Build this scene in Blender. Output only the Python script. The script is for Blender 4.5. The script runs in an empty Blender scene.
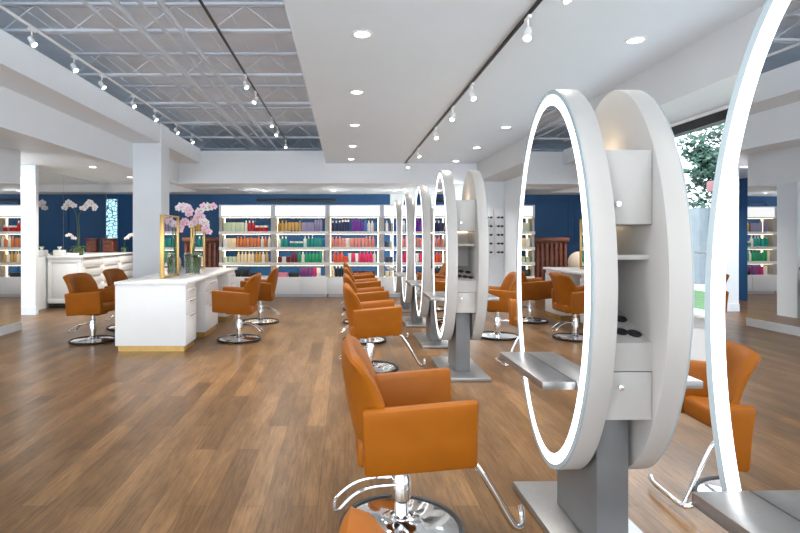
import bpy, bmesh, math, random
from math import pi, sin, cos, radians, sqrt
from mathutils import Vector, Matrix
random.seed(7)
SC = bpy.context.scene
COL = SC.collection

# ------------------------------------------------------------------ materials
def srgb(r, g, b):
    f = lambda c: (c/255/12.92) if c/255 <= .04045 else ((c/255+.055)/1.055)**2.4
    return (f(r), f(g), f(b), 1)

def mat(name, col, rough=.5, metal=0, spec=.5, emit=None, es=0, trans=0, ior=1.45, noise=0, nscale=6, bump=0, bscale=200, coat=0):
    m = bpy.data.materials.new(name); m.use_nodes = True
    nt = m.node_tree; b = nt.nodes['Principled BSDF']
    b.inputs['Base Color'].default_value = col
    b.inputs['Roughness'].default_value = rough
    b.inputs['Metallic'].default_value = metal
    b.inputs['Specular IOR Level'].default_value = spec
    b.inputs['Transmission Weight'].default_value = trans
    b.inputs['IOR'].default_value = ior
    b.inputs['Coat Weight'].default_value = coat
    if emit:
        b.inputs['Emission Color'].default_value = emit
        b.inputs['Emission Strength'].default_value = es
    tc = nt.nodes.new('ShaderNodeTexCoord')
    if noise:
        n = nt.nodes.new('ShaderNodeTexNoise'); n.inputs['Scale'].default_value = nscale
        n.inputs['Detail'].default_value = 4
        nt.links.new(tc.outputs['Object'], n.inputs['Vector'])
        r = nt.nodes.new('ShaderNodeValToRGB')
        r.color_ramp.elements[0].position = .3; r.color_ramp.elements[1].position = .7
        r.color_ramp.elements[0].color = tuple(c*(1-noise) for c in col[:3])+(1,)
        r.color_ramp.elements[1].color = tuple(min(1, c*(1+noise)) for c in col[:3])+(1,)
        nt.links.new(n.outputs['Fac'], r.inputs['Fac'])
        nt.links.new(r.outputs['Color'], b.inputs['Base Color'])
    if bump:
        n2 = nt.nodes.new('ShaderNodeTexNoise'); n2.inputs['Scale'].default_value = bscale
        nt.links.new(tc.outputs['Object'], n2.inputs['Vector'])
        bp = nt.nodes.new('ShaderNodeBump'); bp.inputs['Strength'].default_value = bump
        bp.inputs['Distance'].default_value = .002
        nt.links.new(n2.outputs['Fac'], bp.inputs['Height'])
        nt.links.new(bp.outputs['Normal'], b.inputs['Normal'])
    return m

def floor_mat():
    m = bpy.data.materials.new('wood_plank_floor'); m.use_nodes = True
    nt = m.node_tree; L = nt.links.new; N = nt.nodes.new
    b = nt.nodes['Principled BSDF']
    tc = N('ShaderNodeTexCoord'); mp = N('ShaderNodeMapping')
    mp.inputs['Rotation'].default_value = (0, 0, pi/2)
    L(tc.outputs['Object'], mp.inputs['Vector'])
    br = N('ShaderNodeTexBrick')
    br.offset = .37; br.offset_frequency = 2
    br.inputs['Scale'].default_value = 1
    br.inputs['Brick Width'].default_value = 1.25
    br.inputs['Row Height'].default_value = .15
    br.inputs['Mortar Size'].default_value = .0016
    br.inputs['Mortar Smooth'].default_value = .3
    br.inputs['Color1'].default_value = FLOOR_A
    br.inputs['Color2'].default_value = FLOOR_B
    br.inputs['Mortar'].default_value = FLOOR_M
    L(mp.outputs['Vector'], br.inputs['Vector'])
    mp2 = N('ShaderNodeMapping'); mp2.inputs['Scale'].default_value = (16, 1.1, 1)
    L(tc.outputs['Object'], mp2.inputs['Vector'])
    n = N('ShaderNodeTexNoise'); n.inputs['Scale'].default_value = 3.4; n.inputs['Detail'].default_value = 10
    n.inputs['Roughness'].default_value = .74; n.inputs['Distortion'].default_value = .6
    L(mp2.outputs['Vector'], n.inputs['Vector'])
    r = N('ShaderNodeValToRGB')
    r.color_ramp.elements[0].position = .32; r.color_ramp.elements[0].color = (.40, .38, .36, 1)
    r.color_ramp.elements[1].position = .68; r.color_ramp.elements[1].color = (1.3, 1.3, 1.3, 1)
    L(n.outputs['Fac'], r.inputs['Fac'])
    mx = N('ShaderNodeMix'); mx.data_type = 'RGBA'; mx.blend_type = 'MULTIPLY'
    mx.inputs['Factor'].default_value = .85
    L(br.outputs['Color'], mx.inputs['A']); L(r.outputs['Color'], mx.inputs['B'])
    # broad knots and blotches
    mp3 = N('ShaderNodeMapping'); mp3.inputs['Scale'].default_value = (3.2, .9, 1)
    L(tc.outputs['Object'], mp3.inputs['Vector'])
    n3 = N('ShaderNodeTexNoise'); n3.inputs['Scale'].default_value = 2.0; n3.inputs['Detail'].default_value = 5
    L(mp3.outputs['Vector'], n3.inputs['Vector'])
    r3 = N('ShaderNodeValToRGB')
    r3.color_ramp.elements[0].position = .35; r3.color_ramp.elements[0].color = (.78, .76, .74, 1)
    r3.color_ramp.elements[1].position = .65; r3.color_ramp.elements[1].color = (1.12, 1.12, 1.12, 1)
    L(n3.outputs['Fac'], r3.inputs['Fac'])
    mx2 = N('ShaderNodeMix'); mx2.data_type = 'RGBA'; mx2.blend_type = 'MULTIPLY'
    mx2.inputs['Factor'].default_value = 1
    L(mx.outputs['Result'], mx2.inputs['A']); L(r3.outputs['Color'], mx2.inputs['B'])
    L(mx2.outputs['Result'], b.inputs['Base Color'])
    b.inputs['Roughness'].default_value = .30; b.inputs['Specular IOR Level'].default_value = .18
    bp = N('ShaderNodeBump'); bp.inputs['Strength'].default_value = .06; bp.inputs['Distance'].default_value = .004
    L(n.outputs['Fac'], bp.inputs['Height']); L(bp.outputs['Normal'], b.inputs['Normal'])
    return m

FLOOR_A = (.225, .124, .054, 1); FLOOR_B = (.128, .069, .029, 1); FLOOR_M = (.06, .03, .015, 1)

def leaded_mat():
    m = bpy.data.materials.new('leaded_glass'); m.use_nodes = True
    nt = m.node_tree; b = nt.nodes['Principled BSDF']; N = nt.nodes.new; L = nt.links.new
    tc = N('ShaderNodeTexCoord'); v = N('ShaderNodeTexVoronoi'); v.feature = 'DISTANCE_TO_EDGE'
    v.inputs['Scale'].default_value = 9
    L(tc.outputs['Object'], v.inputs['Vector'])
    r = N('ShaderNodeValToRGB'); r.color_ramp.elements[0].position = .05; r.color_ramp.elements[1].position = .09
    r.color_ramp.elements[0].color = (.02, .08, .12, 1); r.color_ramp.elements[1].color = (.42, .72, .78, 1)
    L(v.outputs['Distance'], r.inputs['Fac']); L(r.outputs['Color'], b.inputs['Base Color'])
    L(r.outputs['Color'], b.inputs['Emission Color']); b.inputs['Emission Strength'].default_value = .7
    b.inputs['Roughness'].default_value = .2
    return m

M = {}
M['floor'] = floor_mat()
M['white_wall'] = mat('white_wall_paint', (.79, .83, .87, 1), .6, noise=.015, nscale=2)
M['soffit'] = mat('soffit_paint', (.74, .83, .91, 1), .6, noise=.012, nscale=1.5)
M['bulkhead'] = mat('bulkhead_shaded_paint', (.60, .615, .63, 1), .6, noise=.012, nscale=1.5)  # greyer than the soffit: the bulkhead's shade is put into its colour
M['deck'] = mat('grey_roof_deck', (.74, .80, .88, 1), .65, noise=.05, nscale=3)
M['joist'] = mat('white_joist_paint', (.60, .65, .72, 1), .5, noise=.03)
M['blue'] = mat('deep_blue_wall', (.013, .085, .235, 1), .55, noise=.08, nscale=2)
M['lacquer'] = mat('white_lacquer', (.84, .85, .86, 1), .28, noise=.01)
M['worktop'] = mat('white_quartz', (.86, .87, .88, 1), .22, noise=.03, nscale=14)
M['gold'] = mat('brushed_gold', (.62, .40, .14, 1), .32, .75, noise=.08, nscale=20)
M['leather'] = mat('tan_leather', (.27, .079, .004, 1), .45, spec=.22, noise=.06, nscale=9, bump=.12, bscale=350)
M['chrome'] = mat('polished_chrome', (.86, .87, .88, 1), .07, 1)
M['rubber'] = mat('black_rubber', (.012, .012, .013, 1), .5)
M['steel'] = mat('brushed_steel', (.34, .335, .33, 1), .34, .85, noise=.05, nscale=40)
M['grey_metal'] = mat('grey_powder_coat', (.155, .156, .158, 1), .38, .25, noise=.04, nscale=10)
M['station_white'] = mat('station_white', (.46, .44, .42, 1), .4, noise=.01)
M['mirror'] = mat('mirror_silver', (.80, .81, .82, 1), .0, 1)
M['band'] = mat('led_band', (.9, .9, .9, 1), .5, emit=(.93, .97, 1, 1), es=1.35)
M['rim'] = mat('frosted_acrylic_rim', (.36, .43, .46, 1), .25, spec=.6)
M['lamp_glow'] = mat('lamp_lens', (1, 1, 1, 1), .5, emit=(1, .97, .92, 1), es=9)
M['lightbox'] = mat('lit_header_panel', (.95, .95, .95, 1), .5, emit=(1, .98, .95, 1), es=.44)
M['led_warm'] = mat('warm_led_strip', (1, .9, .7, 1), .5, emit=(1, .76, .42, 1), es=6.5)
M['led_soft'] = mat('soft_warm_led', (1, .9, .75, 1), .5, emit=(1, .78, .52, 1), es=4)
M['black'] = mat('black_metal', (.012, .012, .014, 1), .4)
M['dark'] = mat('dark_plastic', (.02, .02, .024, 1), .35)
M['wood'] = mat('carved_mahogany', (.16, .045, .022, 1), .35, noise=.35, nscale=12)
M['leaf'] = mat('orchid_leaf', (.035, .12, .022, 1), .4, noise=.3, nscale=20)
M['stem'] = mat('orchid_stem', (.12, .17, .05, 1), .5)
M['petal_pink'] = mat('pink_petal', (.86, .60, .76, 1), .5, noise=.18, nscale=30)
M['petal_white'] = mat('white_petal', (.86, .84, .87, 1), .5, noise=.05, nscale=30)
M['petal_core'] = mat('petal_core', (.65, .36, .08, 1), .5)
M['moss'] = mat('moss', (.09, .17, .04, 1), .8, noise=.5, nscale=40)
M['vase'] = mat('clear_glass', (.93, .97, .96, 1), .02, trans=1)
M['cream'] = mat('cream_upholstery', (.72, .64, .55, 1), .7, noise=.05)
M['grass'] = mat('lawn_grass', (.035, .10, .025, 1), .8, noise=.4, nscale=5)
M['tree_leaf'] = mat('tree_leaf', (.05, .11, .08, 1), .6, noise=.5, nscale=3)
M['bark'] = mat('bark', (.09, .065, .05, 1), .8, noise=.3)
M['facade'] = mat('far_facade', (.13, .155, .175, 1), .5, noise=.12, nscale=2)
M['facade_glass'] = mat('far_glass', (.10, .16, .20, 1), .1, spec=.7)
M['canopy'] = mat('red_canopy', (.2, .07, .08, 1), .6)
M['pane'] = mat('window_pane', (.98, 1, 1, 1), 0, trans=1, ior=1.02)
M['paving'] = mat('pale_paving', (.62, .63, .63, 1), .7, noise=.06)
M['pinkbox'] = mat('pink_box', (.75, .22, .34, 1), .5)
M['leaded'] = leaded_mat()

# ------------------------------------------------------------------ mesh helpers
def nb(): return bmesh.new()

def box(bm, x0, x1, y0, y1, z0, z1, bev=0, seg=2, mi=0):
    if x0 > x1: x0, x1 = x1, x0
    if y0 > y1: y0, y1 = y1, y0
    vs = [bm.verts.new(p) for p in ((x0,y0,z0),(x1,y0,z0),(x1,y1,z0),(x0,y1,z0),(x0,y0,z1),(x1,y0,z1),(x1,y1,z1),(x0,y1,z1))]
    fs = [bm.faces.new([vs[i] for i in q]) for q in ((0,3,2,1),(4,5,6,7),(0,1,5,4),(1,2,6,5),(2,3,7,6),(3,0,4,7))]
    for f in fs: f.material_index = mi
    if bev:
        es = list({e for f in fs for e in f.edges})
        bmesh.ops.bevel(bm, geom=es, offset=bev, segments=seg, profile=.5, affect='EDGES')
    return bm

def tube(bm, pts, r, seg=10, closed=False, mi=0):
    pts = [Vector(p) for p in pts]; n = len(pts); rings = []
    up = Vector((0, 0, 1)); prev = None
    for i, p in enumerate(pts):
        if closed: t = pts[(i+1) % n]-pts[i-1]
        else: t = pts[min(i+1, n-1)]-pts[max(i-1, 0)]
        t.normalize()
        if prev is None:
            a = up if abs(t.dot(up)) < .9 else Vector((1, 0, 0))
            u = t.cross(a).normalized()
        else:
            u = (prev-t*prev.dot(t))
            u = u.normalized() if u.length > 1e-6 else t.orthogonal().normalized()
        prev = u; w = t.cross(u)
        rr = r[i] if isinstance(r, (list, tuple)) else r
        rings.append([bm.verts.new(p+u*cos(2*pi*k/seg)*rr+w*sin(2*pi*k/seg)*rr) for k in range(seg)])
    m = n if closed else n-1
    for i in range(m):
        A, B = rings[i], rings[(i+1) % n]
        for k in range(seg):
            f = bm.faces.new((A[k], A[(k+1) % seg], B[(k+1) % seg], B[k])); f.material_index = mi
    if not closed:
        bm.faces.new(rings[0][::-1]).material_index = mi; bm.faces.new(rings[-1]).material_index = mi
    return bm

def smooth_path(pts, n=6):
    P = [Vector(p) for p in pts]; out = []
    for i in range(len(P)-1):
        p0 = P[max(i-1, 0)]; p1 = P[i]; p2 = P[i+1]; p3 = P[min(i+2, len(P)-1)]
        for k in range(n):
            t = k/n
            out.append(.5*((2*p1)+(p2-p0)*t+(2*p0-5*p1+4*p2-p3)*t*t+(3*p1-p0-3*p2+p3)*t**3))
    out.append(P[-1]); return out

def lathe(bm, prof, seg=24, c=(0, 0, 0), mi=0, mis=None, loop=False):
    rings = []
    for (r, z) in prof:
        if r < 1e-6: rings.append([bm.verts.new((c[0], c[1], c[2]+z))])
        else: rings.append([bm.verts.new((c[0]+r*cos(2*pi*k/seg), c[1]+r*sin(2*pi*k/seg), c[2]+z)) for k in range(seg)])
    for i in range(len(rings)-1):
        A, B = rings[i], rings[i+1]
        ix = mis[i] if mis else mi
        for k in range(seg):
            a0 = A[k % len(A)]; a1 = A[(k+1) % len(A)]; b0 = B[k % len(B)]; b1 = B[(k+1) % len(B)]
            vs = []
            for v in (a0, a1, b1, b0):
                if v not in vs: vs.append(v)
            if len(vs) >= 3: bm.faces.new(vs).material_index = ix
    if loop:
        A, B = rings[-1], rings[0]
        for k in range(seg): bm.faces.new((A[k], A[(k+1) % seg], B[(k+1) % seg], B[k])).material_index = mi
        return bm
    if len(rings[0]) > 1: bm.faces.new(rings[0][::-1]).material_index = mis[0] if mis else mi
    if len(rings[-1]) > 1: bm.faces.new(rings[-1]).material_index = mis[-1] if mis else mi
    return bm

def ellipse(ry, rz, n=96, cz=0):
    return [(ry*cos(2*pi*k/n), cz+rz*sin(2*pi*k/n)) for k in range(n)]

def ell_disc(bm, x0, x1, ry, rz, cz, bev=0, n=96):
    A = [bm.verts.new((x0, y, z)) for y, z in ellipse(ry, rz, n, cz)]
    B = [bm.verts.new((x1, y, z)) for y, z in ellipse(ry, rz, n, cz)]
    fa = bm.faces.new(A[::-1]); fb = bm.faces.new(B)
    for k in range(n): bm.faces.new((A[k], A[(k+1) % n], B[(k+1) % n], B[k]))
    bmesh.ops.recalc_face_normals(bm, faces=bm.faces[:])
    if bev: bmesh.ops.bevel(bm, geom=list(fa.edges)+list(fb.edges), offset=bev, segments=2, profile=.5, affect='EDGES')
    return bm

def ell_ring(bm, x0, x1, o, i, cz, n=96):
    """ring between two ellipses o=(ry,rz) and i=(ry,rz), from x0 to x1"""
    L = []
    for x in (x0, x1):
        for (ry, rz) in (o, i):
            L.append([bm.verts.new((x, y, z)) for y, z in ellipse(ry, rz, n, cz)])
    o0, i0, o1, i1 = L
    for k in range(n):
        j = (k+1) % n
        bm.faces.new((o0[k], o0[j], i0[j], i0[k])); bm.faces.new((o1[k], i1[k], i1[j], o1[j]))
        bm.faces.new((o0[k], o1[k], o1[j], o0[j])); bm.faces.new((i0[k], i0[j], i1[j], i1[k]))
    bmesh.ops.recalc_face_normals(bm, faces=bm.faces[:])
    return bm

def prism_x(bm, prof, x0, x1, bev=0, seg=3, taper=None):
    """extrude a (y,z) outline from x0 to x1"""
    A = [bm.verts.new((x0, y, z)) for y, z in prof]; B = [bm.verts.new((x1, y, z)) for y, z in prof]
    n = len(prof); fa = bm.faces.new(A[::-1]); fb = bm.faces.new(B); fs = [fa, fb]
    for k in range(n): fs.append(bm.faces.new((A[k], A[(k+1) % n], B[(k+1) % n], B[k])))
    if taper:
        for v in A+B: v.co = taper(v.co)
    bmesh.ops.recalc_face_normals(bm, faces=fs)
    if bev: bmesh.ops.bevel(bm, geom=list(fa.edges)+list(fb.edges), offset=bev, segments=seg, profile=.5, affect='EDGES')
    return bm

def mesh(name, bm, mats, ang=38):
    me = bpy.data.meshes.new(name); bmesh.ops.recalc_face_normals(bm, faces=bm.faces[:]) if len(bm.faces) else None
    bm.to_mesh(me); bm.free()
    for m in (mats if isinstance(mats, (list, tuple)) else [mats]): me.materials.append(m)
    for p in me.polygons: p.use_smooth = True
    me.set_sharp_from_angle(angle=radians(ang))
    return me

def obj(name, bm, m, parent=None, loc=(0, 0, 0), rot=(0, 0, 0), label=None):
    me = bm if isinstance(bm, bpy.types.Mesh) else mesh(name, bm, m)
    o = bpy.data.objects.new(name, me); COL.objects.link(o)
    o.location = loc; o.rotation_euler = rot
    if parent: o.parent = parent
    if label: o['label'] = label
    return o

def tag(o, label, cat, group=None, kind=None):
    o['label'] = label; o['category'] = cat
    if group: o['group'] = group
    if kind: o['kind'] = kind
    return o

def thing(name, label, cat, loc=(0, 0, 0), rz=0, group=None):
    o = bpy.data.objects.new(name, None); COL.objects.link(o)
    o.empty_display_size = .1
    o.location = loc; o.rotation_euler = (0, 0, rz)
    return tag(o, label, cat, group)

def struct(name, bm, m, loc=(0, 0, 0), rot=(0, 0, 0), label=None):
    o = obj(name, bm, m, None, loc, rot); o['kind'] = 'structure'
    if label: o['label'] = label; o['category'] = name.split('_')[0]
    return o

def dup(root, label=None, loc=None, rz=None, group=None, skip=()):
    def cp(o, parent):
        c = o.copy(); COL.objects.link(c)
        if parent: c.parent = parent
        for ch in list(o.children):
            if ch.name.split('.')[0] in skip: continue
            cp(ch, c)
        return c
    r = cp(root, None)
    if label: r['label'] = label
    if loc is not None: r.location = loc
    if rz is not None: r.rotation_euler = (0, 0, rz)
    if group: r['group'] = group
    return r

# ------------------------------------------------------------------ camera
cam_d = bpy.data.cameras.new('camera'); cam = bpy.data.objects.new('camera', cam_d); COL.objects.link(cam)
cam.location = (0, 0, 1.5); cam.rotation_euler = (pi/2, 0, 0)
cam_d.sensor_width = 36; cam_d.lens = 24
cam_d.shift_x = 55/800; cam_d.shift_y = -30.5/800
cam_d.clip_start = .02; cam_d.clip_end = 200
SC.camera = cam

# ------------------------------------------------------------------ room shell
ZS = 3.1      # smooth soffit and fascia underside
ZL = 2.66     # low ceiling around the edge
ZC = 2.85   # left ceiling
ZD = 3.9      # roof deck
YB = 14.8     # back wall
YX = 11.75    # cross bulkhead
struct('floor', box(nb(), -8, 3.6, -2.2, 15, -.1, 0), M['floor'])
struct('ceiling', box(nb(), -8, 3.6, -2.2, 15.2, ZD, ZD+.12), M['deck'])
# soffit slab over the stations
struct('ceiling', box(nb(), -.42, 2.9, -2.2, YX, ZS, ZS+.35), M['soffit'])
# low ceilings
struct('ceiling', box(nb(), 2.9, 3.7, -2.2, YX, 2.70, ZS+.35), M['bulkhead'])
struct('ceiling', box(nb(), -3.66, 3.6, YX, 15, ZL, ZS+.28), M['white_wall'])
struct('ceiling', box(nb(), -8, -3.66, 14.0, 15, ZL, ZS+.28), M['white_wall'])
struct('ceiling', box(nb(), -8, -3.86, -2.2, 14.0, ZC, ZS), M['white_wall'])
struct('wall_bulkhead', box(nb(), -3.86, -3.66, -2.2, 14.0, ZL, ZS), M['white_wall'])
struct('trim_1', box(nb(), -3.66, -3.19, -2.2, YX, ZS-.0, 3.42), M['white_wall'])
bm = nb(); box(bm, -8, -3.66, -2.2, 14.0, ZS, 3.42); struct('wall_bulkhead', bm, M['white_wall'])
# walls
bm = nb(); box(bm, -8, 1.25, YB, YB+.2, 0, ZL); struct('wall_back', bm, M['blue'])
bm = nb(); box(bm, 1.25, 3.6, YB-.02, YB+.2, 0, ZL); struct('wall_back', bm, M['white_wall'])
struct('wall_back', box(nb(), -8, 3.6, 15, 15.2, ZL, ZD), M['white_wall'])
struct('wall_far_left', box(nb(), -8.2, -8, 8.6, 15.2, 0, ZC), M['blue'])
struct('wall_left', box(nb(), -5.45, -5.2, 2.2, 8.55, 0, ZC), M['white_wall'])
struct('wall_left', box(nb(), -6.4, -5.89, 10.15, 10.25, 0, ZC), M['white_wall'])
struct('wall_left', box(nb(), -6.4, -6.22, 10.25, 13.9, 0, ZC), M['white_wall'])
# wall beyond the last station
struct('wall_right_return', box(nb(), 2.9, 3.6, YX-.01, YX+.15, 0, 2.70), M['white_wall'])
# right wall round the shop window
WY0, WY1, WZ0, WZ1 = 1.2, 7.6, .74, 2.67
bm = nb()
box(bm, 3.5, 3.7, -2.2, YX, 0, WZ0-.03); box(bm, 3.5, 3.7, -2.2, YX, WZ1, 2.70)
box(bm, 3.5, 3.7, WY1, YX, WZ0-.03, WZ1); box(bm, 3.5, 3.7, -2.2, WY0, WZ0-.03, WZ1)
struct('wall_right', bm, M['white_wall'])
# window_1: dark head, pale sill, mullions, pane
win1 = struct('window_1', box(nb(), 3.52, 3.64, WY0, WY1, WZ1-.09, WZ1), M['black'])
bm = nb(); box(bm, 3.44, 3.68, WY0, WY1, WZ0-.03, WZ0)
obj('window_sill', bm, M['white_wall'], win1)
bm = nb()
for y in (WY0+.03, 3.2, 5.9, WY1-.03): box(bm, 3.55, 3.61, y-.03, y+.03, WZ0, WZ1-.09)
obj('mullion', bm, M['black'], win1)
bm = nb(); box(bm, 3.56, 3.60, WY0, WY1, 1.32, 1.345); obj('transom', bm, M['rim'], win1)
# baseboards
struct('baseboard_left', box(nb(), -5.2, -5.175, 2.2, 8.55, 0, .13), M['white_wall'])
struct('baseboard_left', box(nb(), -6.4, -5.87, 10.13, 10.15, 0, .15), M['white_wall'])
struct('baseboard_right', box(nb(), 2.9, 3.5, YX-.03, YX-.01, 0, .14), M['white_wall'])
struct('baseboard_right', box(nb(), 3.47, 3.5, 1, YX-.03, 0, .14), M['white_wall'])
# column
struct('wall_column', box(nb(), -3.66, -3.17, 9.2, 9.62, 0, 3.44), M['white_wall'])
# panel mouldings on the blue wall
def moulding(x0, x1, z0, z1):
    bm = nb(); t = .03
    box(bm, x0, x1, YB-.02, YB, z0, z0+t); box(bm, x0, x1, YB-.02, YB, z1-t, z1)
    box(bm, x0, x0+t, YB-.02, YB, z0+t, z1-t); box(bm, x1-t, x1, YB-.02, YB, z0+t, z1-t)
    return bm
k = 1
for x0 in (-7.9, -5.9, -4.75, -3.6, -2.45, -1.3, -.15):
    k += 1
    wd = 1.0 if x0 > -7 else .9
    struct('trim_%d' % k, moulding(x0, x0+wd, 1.25, 2.5), M['blue'])
    k += 1
    struct('trim_%d' % k, moulding(x0, x0+wd, .2, 1.1), M['blue'])
# leaded window in blue wall
w2 = struct('window_2', box(nb(), -6.62, -6.30, YB-.03, YB, .95, 2.52), M['leaded'])
bm = nb()
for a in ((-6.66, -6.62, .91, 2.56), (-6.30, -6.26, .91, 2.56)): box(bm, a[0], a[1], YB-.05, YB, a[2], a[3])
box(bm, -6.62, -6.30, YB-.05, YB, .91, .95); box(bm, -6.62, -6.30, YB-.05, YB, 2.52, 2.56)
obj('window_frame', bm, M['blue'], w2)
# long black slot high on the blue wall
tag(obj('air_slot', box(nb(), -2.45, -.25, YB-.06, YB, 2.45, 2.53, .01), M['black']), 'long black slot high on the blue wall above the lit shelving', 'vent')

# open web joists under the deck
def joist(y):
    bm = nb(); zb, zt = 3.58, 3.895
    for z in (zb, zt-.04):
        box(bm, -3.6, -.44, y-.04, y-.01, z+.01, z+.04); box(bm, -3.6, -.44, y+.01, y+.04, z+.01, z+.04)
    x = -3.55; up = True; st = .36
    while x+st < -.44:
        tube(bm, [(x, y, zb+.02 if up else zt-.02), (x+st, y, zt-.02 if up else zb+.02)], .006, 6)
        x += st; up = not up
    return bm
for i, y in enumerate((2.55, 4.02, 5.49, 6.98, 8.47, 9.93, 11.4, 12.9)):
    struct('ceiling_joist', joist(y), M['joist'])
# deck ribs: shallow seams running along the room
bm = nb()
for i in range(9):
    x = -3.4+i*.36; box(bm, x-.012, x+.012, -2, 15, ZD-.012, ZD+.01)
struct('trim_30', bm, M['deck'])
# pipes hung beneath the joists
def pipe(x0, z, r, label):
    bm = nb(); tube(bm, [(x0, -2, z), (x0, 12.6, z)], r, 10)
    o = obj('ceiling_pipe', bm, M['joist']); tag(o, label, 'pipe', 'pipes under the roof deck'); return o
pipe(-1.62, 3.55, .025, 'white pipe under the roof deck, closest of four to the black track')
pipe(-1.80, 3.55, .018, 'thin white conduit under the roof deck, second from the black track')
pipe(-2.02, 3.55, .03, 'white pipe under the roof deck, third from the black track')
pipe(-2.28, 3.55, .018, 'thin white conduit under the roof deck, farthest of four from the black track')

# ------------------------------------------------------------------ lights
def spot_data(power, size=150, col=(1, .97, .93), rad=.05, blend=1):
    d = bpy.data.lights.new('lamp', 'SPOT'); d.energy = power; d.spot_size = radians(size); d.spot_blend = blend
    d.shadow_soft_size = rad; d.color = col; return d
SD_SOFFIT = spot_data(100, 104, (1, .985, .97)); SD_LOW = spot_data(125, 120, (1, .93, .80)); SD_TRACK = spot_data(70, 72, (1, .97, .92), .03); SD_TRACK_LOW = spot_data(22, 95, (1, .95, .88), .03)
ring_me = lens_me = None
def ceiling_light(x, y, z, label, group, sd=SD_SOFFIT):
    global ring_me, lens_me
    t = thing('ceiling_light', label, 'ceiling light', (x, y, z), 0, group)
    if ring_me is None:
        bm = nb(); lathe(bm, [(.058, -.001), (.085, -.001), (.085, -.005), (.062, -.009)], 28, loop=True)
        ring_me = mesh('trim_ring', bm, M['lacquer'])
        bm = nb(); lathe(bm, [(0, -.002), (.0575, -.002), (.0575, -.004), (0, -.006)], 24); lens_me = mesh('lens', bm, M['lamp_glow'])
    obj('trim_ring', ring_me, None, t); obj('lens', lens_me, None, t)
    l = bpy.data.objects.new('lamp', sd); COL.objects.link(l); l.parent = t; l.location = (0, 0, -.03)
    return t
G1 = 'recessed lights in the smooth ceiling'
orn = ['first', 'second', 'third', 'fourth', 'fifth', 'sixth', 'seventh']
for i, (x, y) in enumerate(((.135, 4.22), (.13, 5.92), (.14, 7.68), (.135, 9.47), (.125, 11.07))):
    ceiling_light(x, y, ZS, 'round recessed light in the smooth ceiling, left line, %s from the camera' % orn[i], G1)
for i, (x, y) in enumerate(((2.37, 4.35), (2.37, 6.05), (2.36, 7.82), (2.38, 9.63), (2.37, 11.37))):
    ceiling_light(x, y, ZS, 'round recessed light in the smooth ceiling, right line, %s from the camera' % orn[i], G1)
for x, y, s in ((.13, 1.6, 'left'), (2.37, 1.6, 'right')):  # out-of-view pair added to help light the room
    ceiling_light(x, y, ZS, 'unseen recessed light added above the camera on the %s' % s, G1)
G2 = 'recessed lights in the low back ceiling'
for i, x in enumerate((-4.6, -2.05, -.28, 1.27, 2.6)):
    ceiling_light(x, 13.6 if i else 12.8, ZL, 'round recessed light in the low ceiling over the shelving, %s from the left' % orn[i], G2, SD_LOW)
G3 = 'recessed lights in the low left ceiling'
for x, y, l in ((-6.33, 9.9, 'round recessed light in the low left ceiling, farthest left'), (-4.92, 10.4, 'round recessed light in the low left ceiling, nearer one before the counter'),
                (-4.92, 12.2, 'round recessed light in the low left ceiling, farther one over the counter drawers'), (-7.1, 12.6, 'round recessed light in the low ceiling before the leaded window'),
                (-4.3, 5.6, 'round recessed light in the low left ceiling, unseen beyond the left of the view')):  # last lamp is out of view, kept to help light the room
    ceiling_light(x, y, ZC, l, G3, SD_LOW)
# air grille in the low back ceiling
t = thing('air_grille', 'pale slotted air grille in the low ceiling left of the lit shelving', 'vent', (-3.2, 12.9, ZL))
bm = nb(); box(bm, -.4, .4, -.2, -.17, -.012, 0); box(bm, -.4, .4, .17, .2, -.012, 0); box(bm, -.4, -.37, -.17, .17, -.012, 0); box(bm, .37, .4, -.17, .17, -.012, 0)
obj('grille_frame', bm, M['joist'], t)
bm = nb()
for i in range(9): box(bm, -.37, .37, -.16+i*.038, -.145+i*.038, -.009, 0)
obj('slat', bm, M['joist'], t)

# track lighting
def track(x, y0, y1, z, m, label):
    return tag(obj('light_track', box(nb(), x-.009, x+.009, y0, y1, z-.03, z, .003), m), label, 'light track')
head_parts = None
def track_head(x, y, z, label, group, tilt, az, sd=None):
    """z = underside of the rail"""
    global head_parts
    if head_parts is None:
        b1 = nb(); box(b1, -.012, .012, -.05, .05, -.025, 0, .003); tube(b1, [(0, 0, -.02), (0, 0, -.07)], .007, 8)
        b2 = nb(); lathe(b2, [(0, .052), (.015, .05), (.024, .042), (.03, -.055), (.027, -.055), (.025, -.042), (0, -.042)], 20)
        b3 = nb(); lathe(b3, [(0, -.044), (.0255, -.044), (.0255, -.05), (0, -.05)], 20)
        head_parts = (mesh('stem', b1, M['lacquer']), mesh('housing', b2, M['lacquer']), mesh('lens', b3, M['lamp_glow']))
    t = thing('track_spotlight', label, 'spotlight', (x, y, z), 0, group)
    obj('stem', head_parts[0], None, t)
    h = obj('housing', head_parts[1], None, t, (0, 0, -.12), (tilt, 0, az))
    obj('lens', head_parts[2], None, h)
    l = bpy.data.objects.new('lamp', sd or SD_TRACK); COL.objects.link(l); l.parent = h; l.location = (0, 0, -.08)
track(-3.1, 1.0, 11.6, 3.58, M['lacquer'], 'white light track along the left beam under the roof deck')
for i, y in enumerate((5.28, 6.1, 6.8, 7.8, 8.7, 9.8, 10.8)):
    track_head(-3.1, y, 3.55, 'white spotlight on the left white track, %s from the camera' % orn[i], 'spotlights on the left track', -.65, (1.3, 1.1, 1.4, 1.0, 1.2, 1.4, 1.1)[i])
track(-1.27, 1.0, 12.0, 3.58, M['black'], 'black light track hung below the roof deck beside the smooth ceiling')
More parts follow.
